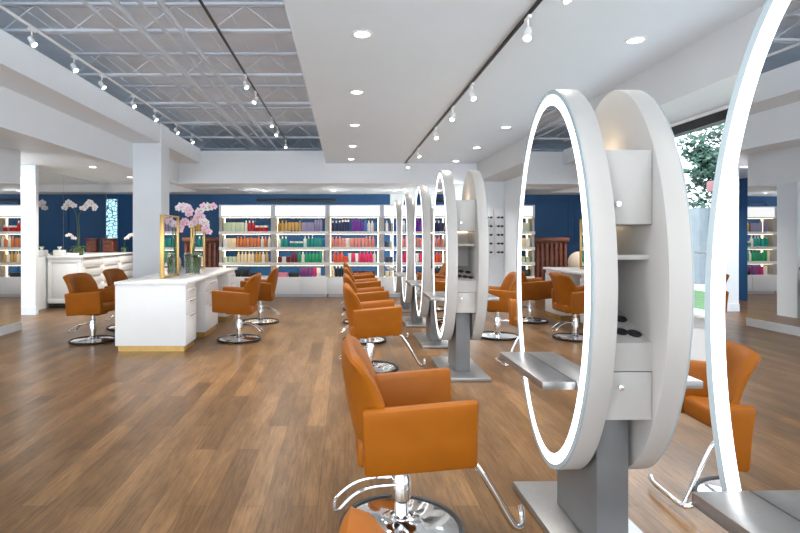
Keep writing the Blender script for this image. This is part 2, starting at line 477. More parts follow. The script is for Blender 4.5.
for i, y in enumerate((6.8, 7.56, 9.2, 10.0, 11.4)):
    track_head(-1.27, y, 3.55, 'white spotlight on the black track, %s from the camera' % orn[i], 'spotlights on the black track', -.6, (.8, -.5, .4, -.6, .2)[i])
track(1.31, 1.0, 11.6, ZS, M['black'], 'dark light track fixed to the smooth ceiling above the mirrors')
for i, y in enumerate((3.2, 3.82, 5.5, 6.47, 7.7, 9.5, 11.0)):
    track_head(1.31, y, ZS-.03, 'white spotlight on the track above the mirrors, %s from the camera' % orn[i], 'spotlights above the mirrors', -.6, (.6, -.5, .4, -.6, .2, .5, -.4)[i], SD_TRACK_LOW)

# ------------------------------------------------------------------ wall mirrors at left
t = thing('wall_mirror', 'tall frameless wall mirror cut by the left edge of the photo', 'mirror', (-5.2, 2.2, .32))
for i in range(3):
    obj('mirror_panel', box(nb(), .0, .012, .02+i*2.11, .02+i*2.11+2.1, 0, 2.2), M['mirror'], t)
t.location.z = .131
t = thing('wall_mirror', 'frameless two panel mirror above the long white counter', 'mirror', (-6.22, 10.5, 1.09))
obj('mirror_panel', box(nb(), 0, .012, 0, 1.25, 0, 1.72), M['mirror'], t)
obj('mirror_panel', box(nb(), 0, .012, 1.26, 3.35, 0, 1.72), M['mirror'], t)

# ------------------------------------------------------------------ styling stations
def make_station(label):
    t = thing('styling_station', label, 'mirror station', (0, 0, 0), 0, 'oval mirror styling stations')
    obj('base_plate', box(nb(), -.23, .23, -.48, .48, 0, .045, .004), M['steel'], t)
    obj('column', box(nb(), -.075, .075, -.22, .22, .045, .69, .003), M['grey_metal'], t)
    CZ, A, B = 1.287, .942, .47
    for s in (-1, 1):
        xi, xo = s*.107, s*.2075
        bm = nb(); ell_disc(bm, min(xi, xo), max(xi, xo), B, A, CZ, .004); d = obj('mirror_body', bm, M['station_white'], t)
        bm = nb(); a, b_ = sorted((xo, xo+s*.006)); ell_ring(bm, a, b_, (B-.001, A-.001), (B-.024, A-.024), CZ); obj('frame_rim', bm, M['rim'], d)
        bm = nb(); a, b_ = sorted((xo, xo+s*.005)); ell_ring(bm, a, b_, (B-.024, A-.024), (B-.075, A-.075), CZ); obj('light_band', bm, M['band'], d)
        bm = nb(); a, b_ = sorted((xo, xo+s*.004)); ell_disc(bm, a, b_, B-.075, A-.075, CZ); obj('mirror_glass', bm, M['mirror'], d)
        a, b_ = sorted((xo+s*.006, xo+s*.155))
        obj('side_ledge', box(nb(), a, b_, -.31, .31, .815, .85, .002), M['steel'], t)
    W = .1065
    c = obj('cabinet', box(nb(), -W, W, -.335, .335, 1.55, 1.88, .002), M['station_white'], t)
    obj('light_strip', box(nb(), -.09, .09, -.06, .06, 1.8805, 1.886), M['led_soft'], c)
    obj('light_strip', box(nb(), -.09, .09, -.02, .02, 1.54, 1.5495), M['led_soft'], c)
    for s in (-1, 1):
        obj('door', box(nb(), -W+.003, W-.003, s*.336, s*.354, 1.552, 1.878, .002), M['station_white'], c)
        bm = nb(); lathe(bm, [(0, 0), (.006, 0), (.006, .012), (.013, .016), (.013, .024), (0, .026)], 14)
        bmesh.ops.rotate(bm, verts=bm.verts, matrix=Matrix.Rotation(s*-pi/2, 3, 'X'), cent=(0, 0, 0))
        bmesh.ops.translate(bm, verts=bm.verts, vec=(-s*-.03 if s > 0 else -.055, s*.354, 1.64)); obj('knob', bm, M['chrome'], c)
    obj('back_panel', box(nb(), -W, W, -.008, .008, 1.166, 1.5395), M['station_white'], t)
    for s in (-1, 1):
        a, b_ = sorted((s*.009, s*.33)); obj('shelf', box(nb(), -W, W, a, b_, 1.395, 1.417, .002), M['station_white'], t)
    bm = nb(); prism_x(bm, [(-.352, .908), (.352, .908), (.352, 1.03), (.01, 1.165), (-.01, 1.165), (-.352, 1.03)], -W, W)
    h = obj('tool_holder', bm, M['station_white'], t)
    sl = math.atan2(.135, .342)
    for s in (-1, 1):
        for (x, d) in ((.066, .07), (.012, .085), (-.05, .10), (.066, .19), (-.005, .21)):
            bm = nb(); lathe(bm, [(0, 0), (.029, 0), (.031, .005), (.025, .007), (.020, .002), (0, .001)], 20)
            bmesh.ops.rotate(bm, verts=bm.verts, matrix=Matrix.Rotation(-s*sl, 3, 'X'), cent=(0, 0, 0))
            bmesh.ops.translate(bm, verts=bm.verts, vec=(x, s*(.352-d), 1.0305+d*.135/.342))
            obj('tool_hole', bm, M['dark'], h)
    b = obj('drawer_box', box(nb(), -W, W, -.335, .335, .691, .907, .002), M['station_white'], t)
    for s in (-1, 1):
        obj('drawer', box(nb(), -W+.003, W-.003, s*.336, s*.354, .694, .904, .002), M['station_white'], b)
        bm = nb(); lathe(bm, [(0, 0), (.006, 0), (.006, .012), (.013, .016), (.013, .024), (0, .026)], 14)
        bmesh.ops.rotate(bm, verts=bm.verts, matrix=Matrix.Rotation(s*-pi/2, 3, 'X'), cent=(0, 0, 0))
        bmesh.ops.translate(bm, verts=bm.verts, vec=(-.045, s*.354, .84)); obj('knob', bm, M['chrome'], b)
    return t
ST = [(1.255, 1.06, .034, 'oval mirror station nearest the camera, cut off by the right edge'),
      (1.235, 2.69, .02, 'large oval double mirror station standing right of the nearest full orange chair'),
      (1.268, 5.95, 0, 'white oval mirror station in mid distance, second complete one from the camera'),
      (1.255, 7.57, 0, 'white oval mirror station third complete one from the camera'),
      (1.235, 9.22, 0, 'white oval mirror station fourth complete one, next to last toward the shelves'),
      (1.23, 10.87, 0, 'white oval mirror station farthest back, in front of the lit shelving')]
st0 = make_station(ST[0][3]); st0.location = (ST[0][0], ST[0][1], 0); st0.rotation_euler = (0, 0, ST[0][2])
for (x, y, r, l) in ST[1:]: dup(st0, l, (x, y, 0), r)

# ------------------------------------------------------------------ salon chairs
def backrest_bm():
    bm = nb(); NU, NV = 30, 22
    def P(u, v, side):
        hw = .285+.02*v
        zc = .43+.535*v
        # round the corners
        k = max(0, abs(v-.5)*2-.62)/.38
        hw *= 1-.06*k*k
        top = .03*(u*u*u*u) if v > .5 else -.03*u**4
        z = zc-top*((v-.5)*2)**2
        wf = .145*(1-((v-.42)/.62)**2)
        wrap = wf*u*u
        x = -.185-.095*v-.016*sin(pi*v)+wrap
        e = max(abs(u), abs(v*2-1))
        t = .036*sqrt(max(0, 1-e**9))
        # local normal in plan
        dn = Vector((1, -2*wf/hw*abs(u)*(1 if u > 0 else -1), .14)).normalized()
        return Vector((x, u*hw, z))+dn*t*side
    g = {}
    for s in (-1, 1):
        for i in range(NU+1):
            for j in range(NV+1):
                u = -1+2*i/NU; u = math.copysign(abs(u)**.8, u); v = j/NV; v = .5+math.copysign(abs(2*v-1)**.8, 2*v-1)/2
                g[s, i, j] = bm.verts.new(P(u, v, s))
        for i in range(NU):
            for j in range(NV):
                q = [g[s, i, j], g[s, i+1, j], g[s, i+1, j+1], g[s, i, j+1]]
                bm.faces.new(q if s < 0 else q[::-1])
    bmesh.ops.remove_doubles(bm, verts=bm.verts[:], dist=.0008)
    return bm

def arm_bm(s):
    prof = [(.275, .415), (.284, .43), (.29, .55), (.30, .66), (.306, .70), (.304, .716), (.292, .726), (.272, .728), (.254, .718), (.238, .68), (.218, .58), (.205, .49), (.2, .415)]
    prof = [(s*(y+.022), z) for y, z in prof]
    if s < 0: prof = prof[::-1]
    def tp(c):
        c = c.copy()
        f = (c.x+.2)/.51
        c.z += .085*c.x-.005
        c.x -= .012*(c.z-.415)/.3*(1-f)
        if f > .5: c.x -= .02*max(0, (.5-c.z)/.1)*0
        return c
    bm = nb(); prism_x(bm, prof, -.205, .315, .016, 3, tp)
    return bm

def make_chair(label, foot):
    t = thing('salon_chair', label, 'salon chair', (0, 0, 0), 0, 'orange leather salon chairs')
    bm = nb(); box(bm, -.235, .30, -.221, .221, .408, .53, .035, 4)
    for v in bm.verts: v.co.z += .085*v.co.x*(1 if v.co.z > .4 else .6)
    obj('seat', bm, M['leather'], t)
    obj('backrest', backrest_bm(), M['leather'], t)
    obj('armrest', arm_bm(-1), M['leather'], t); obj('armrest', arm_bm(1), M['leather'], t)
    bm = nb(); lathe(bm, [(.30, .004), (.298, .016), (.26, .026), (.12, .038), (.06, .05), (.05, .06), (0, .06)], 48)
    d = obj('base_disc', bm, M['chrome'], t)
    bm = nb(); tube(bm, [(.303*cos(2*pi*k/48), .303*sin(2*pi*k/48), .0152) for k in range(48)], .015, 8, True); obj('rubber_rim', bm, M['rubber'], d)
    bm = nb(); lathe(bm, [(.044, .055), (.044, .07), (.036, .075), (.036, .15), (.048, .155), (.048, .265), (.042, .275), (.042, .30), (.026, .305), (.026, .385), (.06, .39), (.06, .397), (0, .397)], 24)
    p = obj('pump_column', bm, M['chrome'], t)
    bm = nb(); box(bm, -.14, .16, -.12, .12, .384, .396, .003); obj('seat_plate', bm, M['dark'], p)
    bm = nb(); path = smooth_path([(-.03, -.045, .245), (-.16, -.05, .235), (-.25, -.06, .20), (-.33, -.07, .13), (-.345, 0, .12), (-.33, .07, .13), (-.25, .06, .20), (-.16, .05, .235), (-.03, .045, .245)], 5)
    tube(bm, path, .0075, 8); obj('pump_lever', bm, M['chrome'], t)
    if foot == 'hook':
        path = smooth_path([(.24, -.12, .40), (.32, -.12, .40), (.375, -.12, .34), (.45, -.12, .22), (.515, -.12, .105), (.55, -.115, .062), (.59, -.09, .055), (.612, -.03, .07), (.622, .02, .095)], 7)
        bm = nb(); tube(bm, path, .0155, 10); obj('footrest', bm, M['chrome'], t)
    elif foot == 'bar':
        path = smooth_path([(.22, .1, .40), (.30, .1, .395), (.36, .1, .30), (.44, .1, .13), (.475, .1, .055)], 6)
        bm = nb(); tube(bm, path, .012, 10)
        tube(bm, smooth_path([(.44, .13, .06), (.49, .12, .05), (.50, 0, .05), (.50, -.15, .05), (.48, -.22, .055)], 5), .014, 10)
        obj('footrest', bm, M['chrome'], t)
    return t
L0 = make_chair('orange leather salon chair at the bottom edge, only its back showing', 'hook')
L0.location = (.285, .84, 0); L0.rotation_euler = (0, 0, radians(2))
LC = [(.29, 2.74, 1, 'large orange leather salon chair in the foreground facing the big oval mirror'),
      (.285, 6.03, 3, 'orange salon chair second full one in the left row facing the mirrors'),
      (.28, 7.65, 2, 'orange salon chair third full one in the left row facing the mirrors'),
      (.28, 9.28, 2, 'orange salon chair fourth full one in the left row facing the mirrors'),
      (.27, 10.9, 2, 'orange salon chair farthest in the left row, nearest the lit shelving')]
for x, y, r, l in LC: dup(L0, l, (x, y, 0), radians(r))
R0 = make_chair('orange salon chair behind the big oval station, seen between its ring and the next mirror', 'bar')
R0.location = (2.31, 2.97, 0); R0.rotation_euler = (0, 0, radians(178))
dup(R0, 'orange salon chair right of the mid distance mirror, mostly hidden by the big oval ring', (2.28, 6.1, 0), radians(180))
dup(R0, 'orange salon chair right of the mirrors before the white wall with glasses racks', (2.27, 7.95, 0), radians(176))
D0 = make_chair('orange salon chair on the right side of the white island, nearer one', None)
D0.location = (-1.53, 7.72, 0); D0.rotation_euler = (0, 0, radians(178))
dup(D0, 'orange salon chair on the right side of the white island, farther one', (-1.47, 9.3, 0), radians(184))
dup(D0, 'orange salon chair left of the white island, fully seen by its corner', (-3.6, 7.62, 0), radians(-9))
dup(D0, 'orange salon chair left of the white island, only backrest showing above the worktop', (-3.56, 8.72, 0), radians(-5))

# ------------------------------------------------------------------ white island
IX0, IX1 = -2.98, -2.06
def cabinet_unit(y0, y1, label, front=False):
    t = thing('drawer_cabinet', label, 'cabinet', ((IX0+IX1)/2, (y0+y1)/2, 0), 0, 'cabinets of the white island')
    hx = (IX1-IX0)/2-.02; hy = (y1-y0)/2
    obj('plinth', box(nb(), -hx+.01, hx-.01, -hy+.005, hy-.005, 0, .075), M['gold'], t)
    obj('body', box(nb(), -hx, hx, -hy, hy, .075, .864, .003), M['lacquer'], t)
    for s in (-1, 1):
        for z0, z1 in ((.08, .46), (.466, .66), (.666, .80)):
            a, b_ = sorted((s*(hx+.001), s*(hx+.018)))
            d = obj('drawer', box(nb(), a, b_, -hy+.006, hy-.006, z0, z1, .002), M['lacquer'], t)
            a, b_ = sorted((s*(hx+.018), s*(hx+.034)))
            obj('handle', box(nb(), a, b_, -hy*.55, hy*.75, z1-.022, z1-.012, .002), M['chrome'], d)
    if front:
        obj('end_panel', box(nb(), -hx-.02, hx+.018, -hy-.02, -hy-.001, .076, .864, .002), M['lacquer'], t)
    return t
cabinet_unit(6.93, 7.40, 'white island cabinet at the near end with gold plinth', True)
cabinet_unit(7.90, 8.66, 'white island cabinet in the middle, between the two chair bays')
cabinet_unit(9.42, 10.05, 'white island cabinet at the far end toward the shelving')
for y0, y1, l in ((7.402, 7.898, 'nearer'), (8.662, 9.418, 'farther')):
    tag(obj('divider_panel', box(nb(), IX0+.42, IX1-.42, y0, y1, 0, .864), M['lacquer']), 'white panel set back in the %s knee space of the island' % l, 'panel')
tag(obj('worktop', box(nb(), IX0-.01, IX1+.02, 6.90, 10.1, .865, .905, .004), M['worktop']), 'long white worktop of the island carrying the pink orchid', 'worktop')

def desk_mirror(y0, y1, z1, label):
    t = thing('tabletop_mirror', label, 'mirror', (-2.55, (y0+y1)/2, .9055), 0, 'gold framed mirrors on the island')
    h = (y1-y0)/2; H = z1-.905
    bm = nb()
    box(bm, -.028, .028, -h, -h+.035, 0, H, .003); box(bm, -.028, .028, h-.035, h, 0, H, .003)
    box(bm, -.026, .026, -h+.035, h-.035, H-.015, H, .003); box(bm, -.026, .026, -h+.035, h-.035, 0, .03, .003)
    obj('frame', bm, M['gold'], t)
    obj('mirror_glass', box(nb(), -.012, .012, -h+.035, h-.035, .03, H-.03), M['mirror'], t)
desk_mirror(7.42, 8.12, 1.80, 'tall gold framed mirror on the island, nearer of the two')
desk_mirror(8.90, 9.62, 1.80, 'tall gold framed mirror on the island, farther one behind the pink orchid')

# ------------------------------------------------------------------ orchids
def flower_bm(sz, mi_core=1):
    bm = nb()
    def petal(ang, L, W, lift):
        n = 7; rows = []
        for i in range(n):
            t = i/(n-1); w = W*sin(pi*min(1, .12+t*.88))**.7*(.5 if i == n-1 else 1); 
            r = L*t; z = lift*t*t
            d = Vector((cos(ang), sin(ang), 0)); p = Vector((-sin(ang), cos(ang), 0))
            rows.append([bm.verts.new(d*r+p*w+Vector((0, 0, z+.1*w))), bm.verts.new(d*r+Vector((0, 0, z))), bm.verts.new(d*r-p*w+Vector((0, 0, z+.1*w)))])
        for i in range(n-1):
            for k in range(2): bm.faces.new((rows[i][k], rows[i][k+1], rows[i+1][k+1], rows[i+1][k]))
    for a, L, W in ((pi/2, 1, .36), (pi*1.22, .95, .34), (pi*1.78, .95, .34), (.12, 1.02, .52), (pi-.12, 1.02, .52)):
        petal(a, L*sz, W*sz, .18*sz)
    g = bmesh.ops.extrude_face_region(bm, geom=bm.faces[:])
    bmesh.ops.translate(bm, verts=[v for v in g['geom'] if isinstance(v, bmesh.types.BMVert)], vec=(0, 0, -.02*sz))
    n0 = len(bm.faces)
    c = nb()
    lathe(bm, [(0, -.02*sz), (.14*sz, .05*sz), (.17*sz, .2*sz), (.08*sz, .34*sz), (0, .36*sz)], 10, (0, -.08*sz, 0), mi=mi_core)
    c.free()
    return bm

def orchid(name, label, loc, pot, stems, petal_mats, fsize, nleaf, leafL, seed):
    rnd = random.Random(seed)
    t = thing(name, label, 'orchid', loc)
    r, h = pot
    bm = nb(); lathe(bm, [(0, 0), (r*.86, 0), (r*.9, .01), (r, h), (r*.96, h), (r*.85, .02), (0, .018)], 28); obj('vase', bm, M['vase'], t)
    bm = nb(); lathe(bm, [(0, .022), (r*.82, .024), (r*.90, h*.55), (r*.88, h*.78), (r*.4, h*.84), (0, h*.86)], 20)
    for v in bm.verts: v.co += Vector((rnd.uniform(-1, 1), rnd.uniform(-1, 1), 0))*.02*r
    obj('moss', bm, M['moss'], t)
    for i in range(nleaf):
        a = 2*pi*i/nleaf+rnd.uniform(-.3, .3); L = leafL*rnd.uniform(.75, 1.1); bm = nb(); rows = []
        for k in range(8):
            s = k/7; w = .22*L*sin(pi*min(1, .2+.8*s))**.8*(.25 if k == 7 else 1)
            d = Vector((cos(a), sin(a), 0)); p = Vector((-sin(a), cos(a), 0))
            c = d*(L*s)+Vector((0, 0, h*.82+L*(.75*s-.75*s*s)))
            rows.append([bm.verts.new(c+p*w+Vector((0, 0, .25*w))), bm.verts.new(c), bm.verts.new(c-p*w+Vector((0, 0, .25*w)))])
        for k in range(7):
            for q in range(2): bm.faces.new((rows[k][q], rows[k][q+1], rows[k+1][q+1], rows[k+1][q]))
        g = bmesh.ops.extrude_face_region(bm, geom=bm.faces[:])
        bmesh.ops.translate(bm, verts=[v for v in g['geom'] if isinstance(v, bmesh.types.BMVert)], vec=(0, 0, -.004))
        obj('leaf', bm, M['leaf'], t)
    fm = [mesh('flower', flower_bm(fsize), [m, M['petal_core']], 60) for m in petal_mats]
    for (path, n, t0, *which) in stems:
        P = smooth_path([(0, 0, h*.8)]+path, 10)
        bm = nb(); tube(bm, P, [.006-.003*i/len(P) for i in range(len(P))], 6); st = obj('stem', bm, M['stem'], t)
        for k in range(n):
            f = t0+(1-t0)*(k+.5)/n; p = P[min(len(P)-1, int(f*(len(P)-1)))]
            off = Vector((rnd.uniform(-1, 1)*.5*fsize, -.35*fsize, rnd.uniform(-1, .4)*.6*fsize))
            fl = obj('flower', rnd.choice([fm[q] for q in which[0]] if which else fm), None, st, p+off, (pi/2+rnd.uniform(-.5, .5), rnd.uniform(-.4, .4), rnd.uniform(-.8, .8)))
    return t
orchid('potted_orchid', 'large pink and white orchid in a clear glass pot on the island', (-2.40, 8.42, .9055), (.135, .33),
       [([(.0, 0, .62), (-.02, -.02, .86), (-.07, -.03, 1.0), (-.15, -.04, 1.06), (-.2, -.05, 1.05)], 9, .5, (1, 1, 1, 0)),
        ([(.03, 0, .6), (.06, -.02, .85), (.14, -.03, 1.0), (.26, -.04, 1.07), (.33, -.04, 1.05)], 11, .5, (1, 1, 1, 0)),
        ([(.04, 0, .5), (.05, -.04, .78), (.11, -.06, .90), (.20, -.08, .82), (.26, -.09, .64)], 13, .4, (0, 0, 1)),
        ([(-.02, 0, .5), (.0, -.03, .72), (-.06, -.06, .82), (-.13, -.08, .80), (-.18, -.08, .68)], 7, .5, (0, 1))],
       [M['petal_pink'], M['petal_white']], .068, 8, .2, 3)
orchid('potted_orchid', 'tall white orchid in a round glass vase on the long left counter', (-5.72, 11.45, 1.0855), (.115, .2),
       [([(-.02, 0, .5), (-.05, 0, .85), (-.14, 0, 1.08), (-.22, 0, 1.12), (-.27, 0, .98)], 9, .55),
        ([(.02, 0, .5), (.0, 0, .8), (.08, 0, .98), (.2, 0, 1.10), (.3, 0, 1.12), (.34, 0, 1.02)], 11, .5)],
       [M['petal_white']], .068, 6, .16, 5)
orchid('potted_orchid', 'low white orchid at the far end of the left counter by the leaded window', (-5.62, 13.55, 1.0855), (.07, .12),
       [([(.04, 0, .3), (.14, 0, .42), (.26, 0, .44)], 7, .4)], [M['petal_white']], .05, 5, .1, 8)

# ------------------------------------------------------------------ long left counter
def counter_unit(y0, y1, label, end=False):
    t = thing('counter_cabinet', label, 'cabinet', (-5.83, (y0+y1)/2, 0), 0, 'cabinets of the long left counter')
    hy = (y1-y0)/2; hx = .35
    obj('plinth', box(nb(), -hx, hx-.05, -hy+(.05 if end else 0), hy, 0, .1), M['dark'], t)
    obj('body', box(nb(), -hx, hx, -hy, hy, .1, 1.045, .003), M['lacquer'], t)
    n = 5
    for i in range(n):
        z0 = .115+i*.186
        d = obj('drawer', box(nb(), hx+.001, hx+.02, -hy+.006, hy-.006, z0, z0+.178, .002), M['lacquer'], t)
        obj('handle', box(nb(), hx+.02, hx+.032, -hy+.1, hy-.1, z0+.165, z0+.172), M['steel'], d)
    if end:
        bm = nb(); y = -hy
        for a in ((-hx, hx, .1, .19), (-hx, hx, .95, 1.045), (-hx, -hx+.08, .19, .95), (hx-.08, hx, .19, .95)):
            box(bm, a[0], a[1], y-.02, y-.001, a[2], a[3], .003)
        box(bm, -hx+.11, hx-.11, y-.012, y-.001, .22, .92, .006)
        obj('end_panel', bm, M['lacquer'], t)
counter_unit(11.1, 12.0, 'white counter cabinet at the near end with panelled side', True)
counter_unit(12.003, 12.9, 'white counter cabinet in the middle of the left counter')
counter_unit(12.903, 13.8, 'white counter cabinet at the far end of the left counter')
tag(obj('worktop', box(nb(), -6.2, -5.44, 11.06, 13.84, 1.046, 1.085, .004), M['worktop']), 'long pale worktop over the left counter below the mirror', 'worktop')
t = thing('tissue_box', 'white tissue box on the near end of the left counter', 'box', (-6.02, 11.25, 1.0855))
obj('carton', box(nb(), -.1, .1, -.07, .07, 0, .12, .004), M['lacquer'], t)
bm = nb(); lathe(bm, [(.015, .12), (.03, .15), (.05, .19), (.02, .17), (0, .16)], 8); obj('tissue', bm, M['worktop'], t)
t = thing('desk_phone', 'black desk phone on the left counter beside the tall orchid', 'phone', (-6.0, 11.85, 1.0855))
bm = nb(); prism_x(bm, [(-.09, 0), (.09, 0), (.09, .08), (-.09, .03)], -.1, .1, .004); obj('body', bm, M['dark'], t)
bm = nb(); tube(bm, smooth_path([(-.07, -.08, .07), (-.07, -.05, .1), (-.07, .04, .12), (-.07, .08, .105)], 4), .022, 10); obj('handset', bm, M['black'], t)
t = thing('paper_stack', 'flat white stack of boxes on the left counter before the orchid', 'boxes', (-5.72, 11.2, 1.0855))
obj('carton', box(nb(), -.12, .1, -.06, .06, 0, .03, .003), M['lacquer'], t); obj('carton', box(nb(), -.1, .11, -.05, .06, .0302, .055, .003), M['worktop'], t)
t = thing('wooden_box', 'brown wooden box with drawers on the far end of the left counter', 'box', (-6.0, 13.62, 1.0855))
obj('body', box(nb(), -.13, .13, -.13, .13, 0, .33, .006), M['wood'], t)
for z in (.025, .128, .23):
    d = obj('drawer', box(nb(), -.11, .11, -.146, -.131, z, z+.085, .003), M['wood'], t)
obj('lid', box(nb(), -.15, .15, -.155, .15, .3305, .355, .006), M['wood'], t)

# ------------------------------------------------------------------ carved wooden cabinet behind the island
t = thing('carved_cabinet', 'dark carved wooden cabinet with fluted front left of the lit shelving', 'cabinet', (-3.6, 13.55, 0))
obj('body', box(nb(), -.42, .42, -.2, .2, 0, 1.36, .01), M['wood'], t)
obj('cornice', box(nb(), -.47, .47, -.26, .22, 1.3605, 1.46, .02), M['wood'], t)
obj('foot_moulding', box(nb(), -.45, .45, -.23, .21, .0, .12, .012), M['wood'], t)
for i in range(7):
    bm = nb(); x = -.36+i*.12; tube(bm, [(x, -.205, .16), (x, -.205, 1.3)], .04, 10); obj('fluted_pilaster', bm, M['wood'], t)

# cream armchair in the far left lounge, seen in the big oval mirror
t = thing('oval_back_armchair', 'cream upholstered armchair with oval back in the far left corner', 'armchair', (-4.55, 13.9, 0), radians(200))
bm = nb(); box(bm, -.27, .27, -.25, .27, .36, .48, .04, 3); obj('seat', bm, M['cream'], t)
bm = nb(); lathe(bm, [(0, -.03), (.22, -.03), (.26, 0), (.22, .03), (0, .03)], 28)
bmesh.ops.rotate(bm, verts=bm.verts, matrix=Matrix.Rotation(radians(82), 3, 'X'), cent=(0, 0, 0)); bmesh.ops.scale(bm, verts=bm.verts, vec=(1, 1, 1.15))
bmesh.ops.translate(bm, verts=bm.verts, vec=(0, .27, .80)); obj('backrest', bm, M['cream'], t)
for sx in (-1, 1):
    for sy in (-1, 1):
        bm = nb(); tube(bm, [(sx*.23, sy*.21, .37), (sx*.24, sy*.23, 0)], [.024, .014], 8); obj('leg', bm, M['wood'], t)
    bm = nb(); tube(bm, smooth_path([(sx*.22, .27, .70), (sx*.29, .05, .68), (sx*.29, -.14, .66), (sx*.27, -.16, .45)], 5), .02, 8); obj('arm', bm, M['cream'], t)
    bm = nb(); tube(bm, [(sx*.16, .25, .46), (sx*.17, .27, .64)], .016, 8); obj('back_post', bm, M['wood'], t)

# ------------------------------------------------------------------ lit display shelving
SY = 13.1; BW = 1.335; SX = -3.1
ord_bay = ['first bay from left', 'second bay from left', 'third bay from left', 'rightmost bay']
tiers = [('top', 1.615), ('middle', 1.225), ('third', .845), ('lowest', .49)]
def bay(i):
    t = thing('display_shelving', 'white lit product shelving, '+ord_bay[i], 'shelving', (SX+BW*i, SY, 0), 0, 'bays of the lit product shelving')
    obj('plinth', box(nb(), .02, BW-.02, .04, .42, 0, .07), M['joist'], t)
    obj('base_cabinet', box(nb(), 0, BW-.002, .02, .44, .07, .49, .003), M['lacquer'], t)
    for k in range(2):
        obj('door', box(nb(), .008+k*(BW/2), BW/2-.006+k*(BW/2), .0, .019, .075, .482, .003), M['lacquer'], t)
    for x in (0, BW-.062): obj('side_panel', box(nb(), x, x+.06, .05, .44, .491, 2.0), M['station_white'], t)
    for x in (.064, BW-.07): obj('light_strip', box(nb(), x, x+.006, .36, .40, .5, 1.94), M['led_warm'], t)
    for (n, z) in tiers[:3]:
        s = obj('shelf', box(nb(), 0, BW-.002, .0, .40, z-.075, z, .003), M['lacquer'], t)
        obj('light_strip', box(nb(), .08, BW-.08, .03, .045, z-.079, z-.0755), M['led_warm'], s)  # added strip hidden behind the shelf lip to brighten the products
    h = obj('header_box', box(nb(), 0, BW-.002, .01, .44, 1.955, 2.27, .003), M['joist'], t)
    obj('light_panel', box(nb(), .06, BW-.062, .0, .0095, 1.99, 2.24), M['lightbox'], h)
    obj('light_strip', box(nb(), .08, BW-.08, .03, .045, 1.951, 1.9545), M['led_warm'], h)  # same added hidden strip under the header, for the top row
for i in range(4): bay(i)

PC = {'red': (200, 25, 35), 'pale green': (205, 222, 195), 'cream': (238, 222, 190), 'copper orange': (215, 128, 70), 'gold': (205, 165, 85),
      'lilac grey': (150, 145, 185), 'navy': (40, 42, 90), 'violet': (120, 40, 165), 'blue': (70, 120, 190), 'slate': (80, 88, 105), 'teal': (20, 150, 145), 'peach pink': (228, 150, 140),
      'dark red': (120, 30, 35), 'green': (30, 160, 110), 'orange': (232, 90, 40), 'hot pink': (228, 35, 95), 'magenta': (200, 45, 120), 'black': (22, 22, 25),
      'pink': (235, 140, 165), 'purple': (120, 60, 130), 'maroon': (85, 30, 35), 'white': (240, 240, 238), 'peach': (235, 175, 130)}
PM = {}
def pmat(c):
    if c not in PM: PM[c] = mat('product_'+c.replace(' ', '_'), srgb(*PC[c]), .35, noise=.06, nscale=30)
    return PM[c]
PME = {}
def pmesh(shape, c):
    if (shape, c) in PME: return PME[shape, c]
    bm = nb()
    if shape == 'bottle': lathe(bm, [(.033, 0), (.036, .006), (.036, .16), (.03, .185), (.016, .192), (.016, .235), (.013, .24)], 14, mis=[0, 0, 0, 0, 1, 1])
    elif shape == 'pump': 
        lathe(bm, [(.036, 0), (.038, .006), (.038, .17), (.03, .19), (.014, .195), (.014, .22), (.006, .222), (.006, .25)], 14, mis=[0, 0, 0, 0, 1, 1, 1])
        box(bm, -.008, .008, -.04, .012, .25, .262, mi=1)
    elif shape == 'tube':
        n = 14; A = []
        for z, rx, ry in ((0, .022, .022), (.03, .022, .022), (.032, .034, .03), (.19, .038, .006), (.205, .038, .003)):
            A.append([bm.verts.new((rx*cos(2*pi*k/n), ry*sin(2*pi*k/n), z)) for k in range(n)])
        for i in range(4):
            for k in range(n): bm.faces.new((A[i][k], A[i][(k+1) % n], A[i+1][(k+1) % n], A[i+1][k])).material_index = 1 if i == 0 else 0
        bm.faces.new(A[0][::-1]); bm.faces.new(A[-1])
    elif shape == 'jar': lathe(bm, [(.044, 0), (.046, .006), (.046, .075), (.048, .078), (.048, .105), (.044, .11)], 16, mis=[0, 0, 1, 1, 1])
    elif shape == 'spray': lathe(bm, [(.026, 0), (.028, .006), (.028, .2), (.024, .212), (.024, .253), (.02, .257)], 14, mis=[0, 0, 0, 1, 1])
    elif shape == 'box': box(bm, -.045, .045, -.03, .03, 0, .2, .002)
    elif shape == 'flat box': box(bm, -.13, .13, -.08, .08, 0, .075, .003)
    elif shape == 'wide box': box(bm, -.10, .10, -.05, .05, 0, .16, .003)
    sc = {'flat box': (1, 1, 1.3), 'wide box': (1, 1, 1.1), 'jar': (1.1, 1.1, 1.3)}.get(shape, (1.08, 1.08, 1.1))
    for v in bm.verts: v.co = Vector((v.co.x*sc[0], v.co.y*sc[1], v.co.z*sc[2]))
    me = mesh('product', bm, [pmat(c), M['lacquer'] if c in ('black', 'navy', 'red', 'teal') else pmat(c)])
    PME[shape, c] = me; return me
WID = {'bottle': .086, 'pump': .09, 'tube': .088, 'jar': .112, 'spray': .068, 'box': .104, 'flat box': .28, 'wide box': .215}
NAMES = {'bottle': 'bottle', 'pump': 'pump_bottle', 'tube': 'product_tube', 'jar': 'product_jar', 'spray': 'spray_can', 'box': 'product_box', 'flat box': 'flat_box', 'wide box': 'wide_box'}
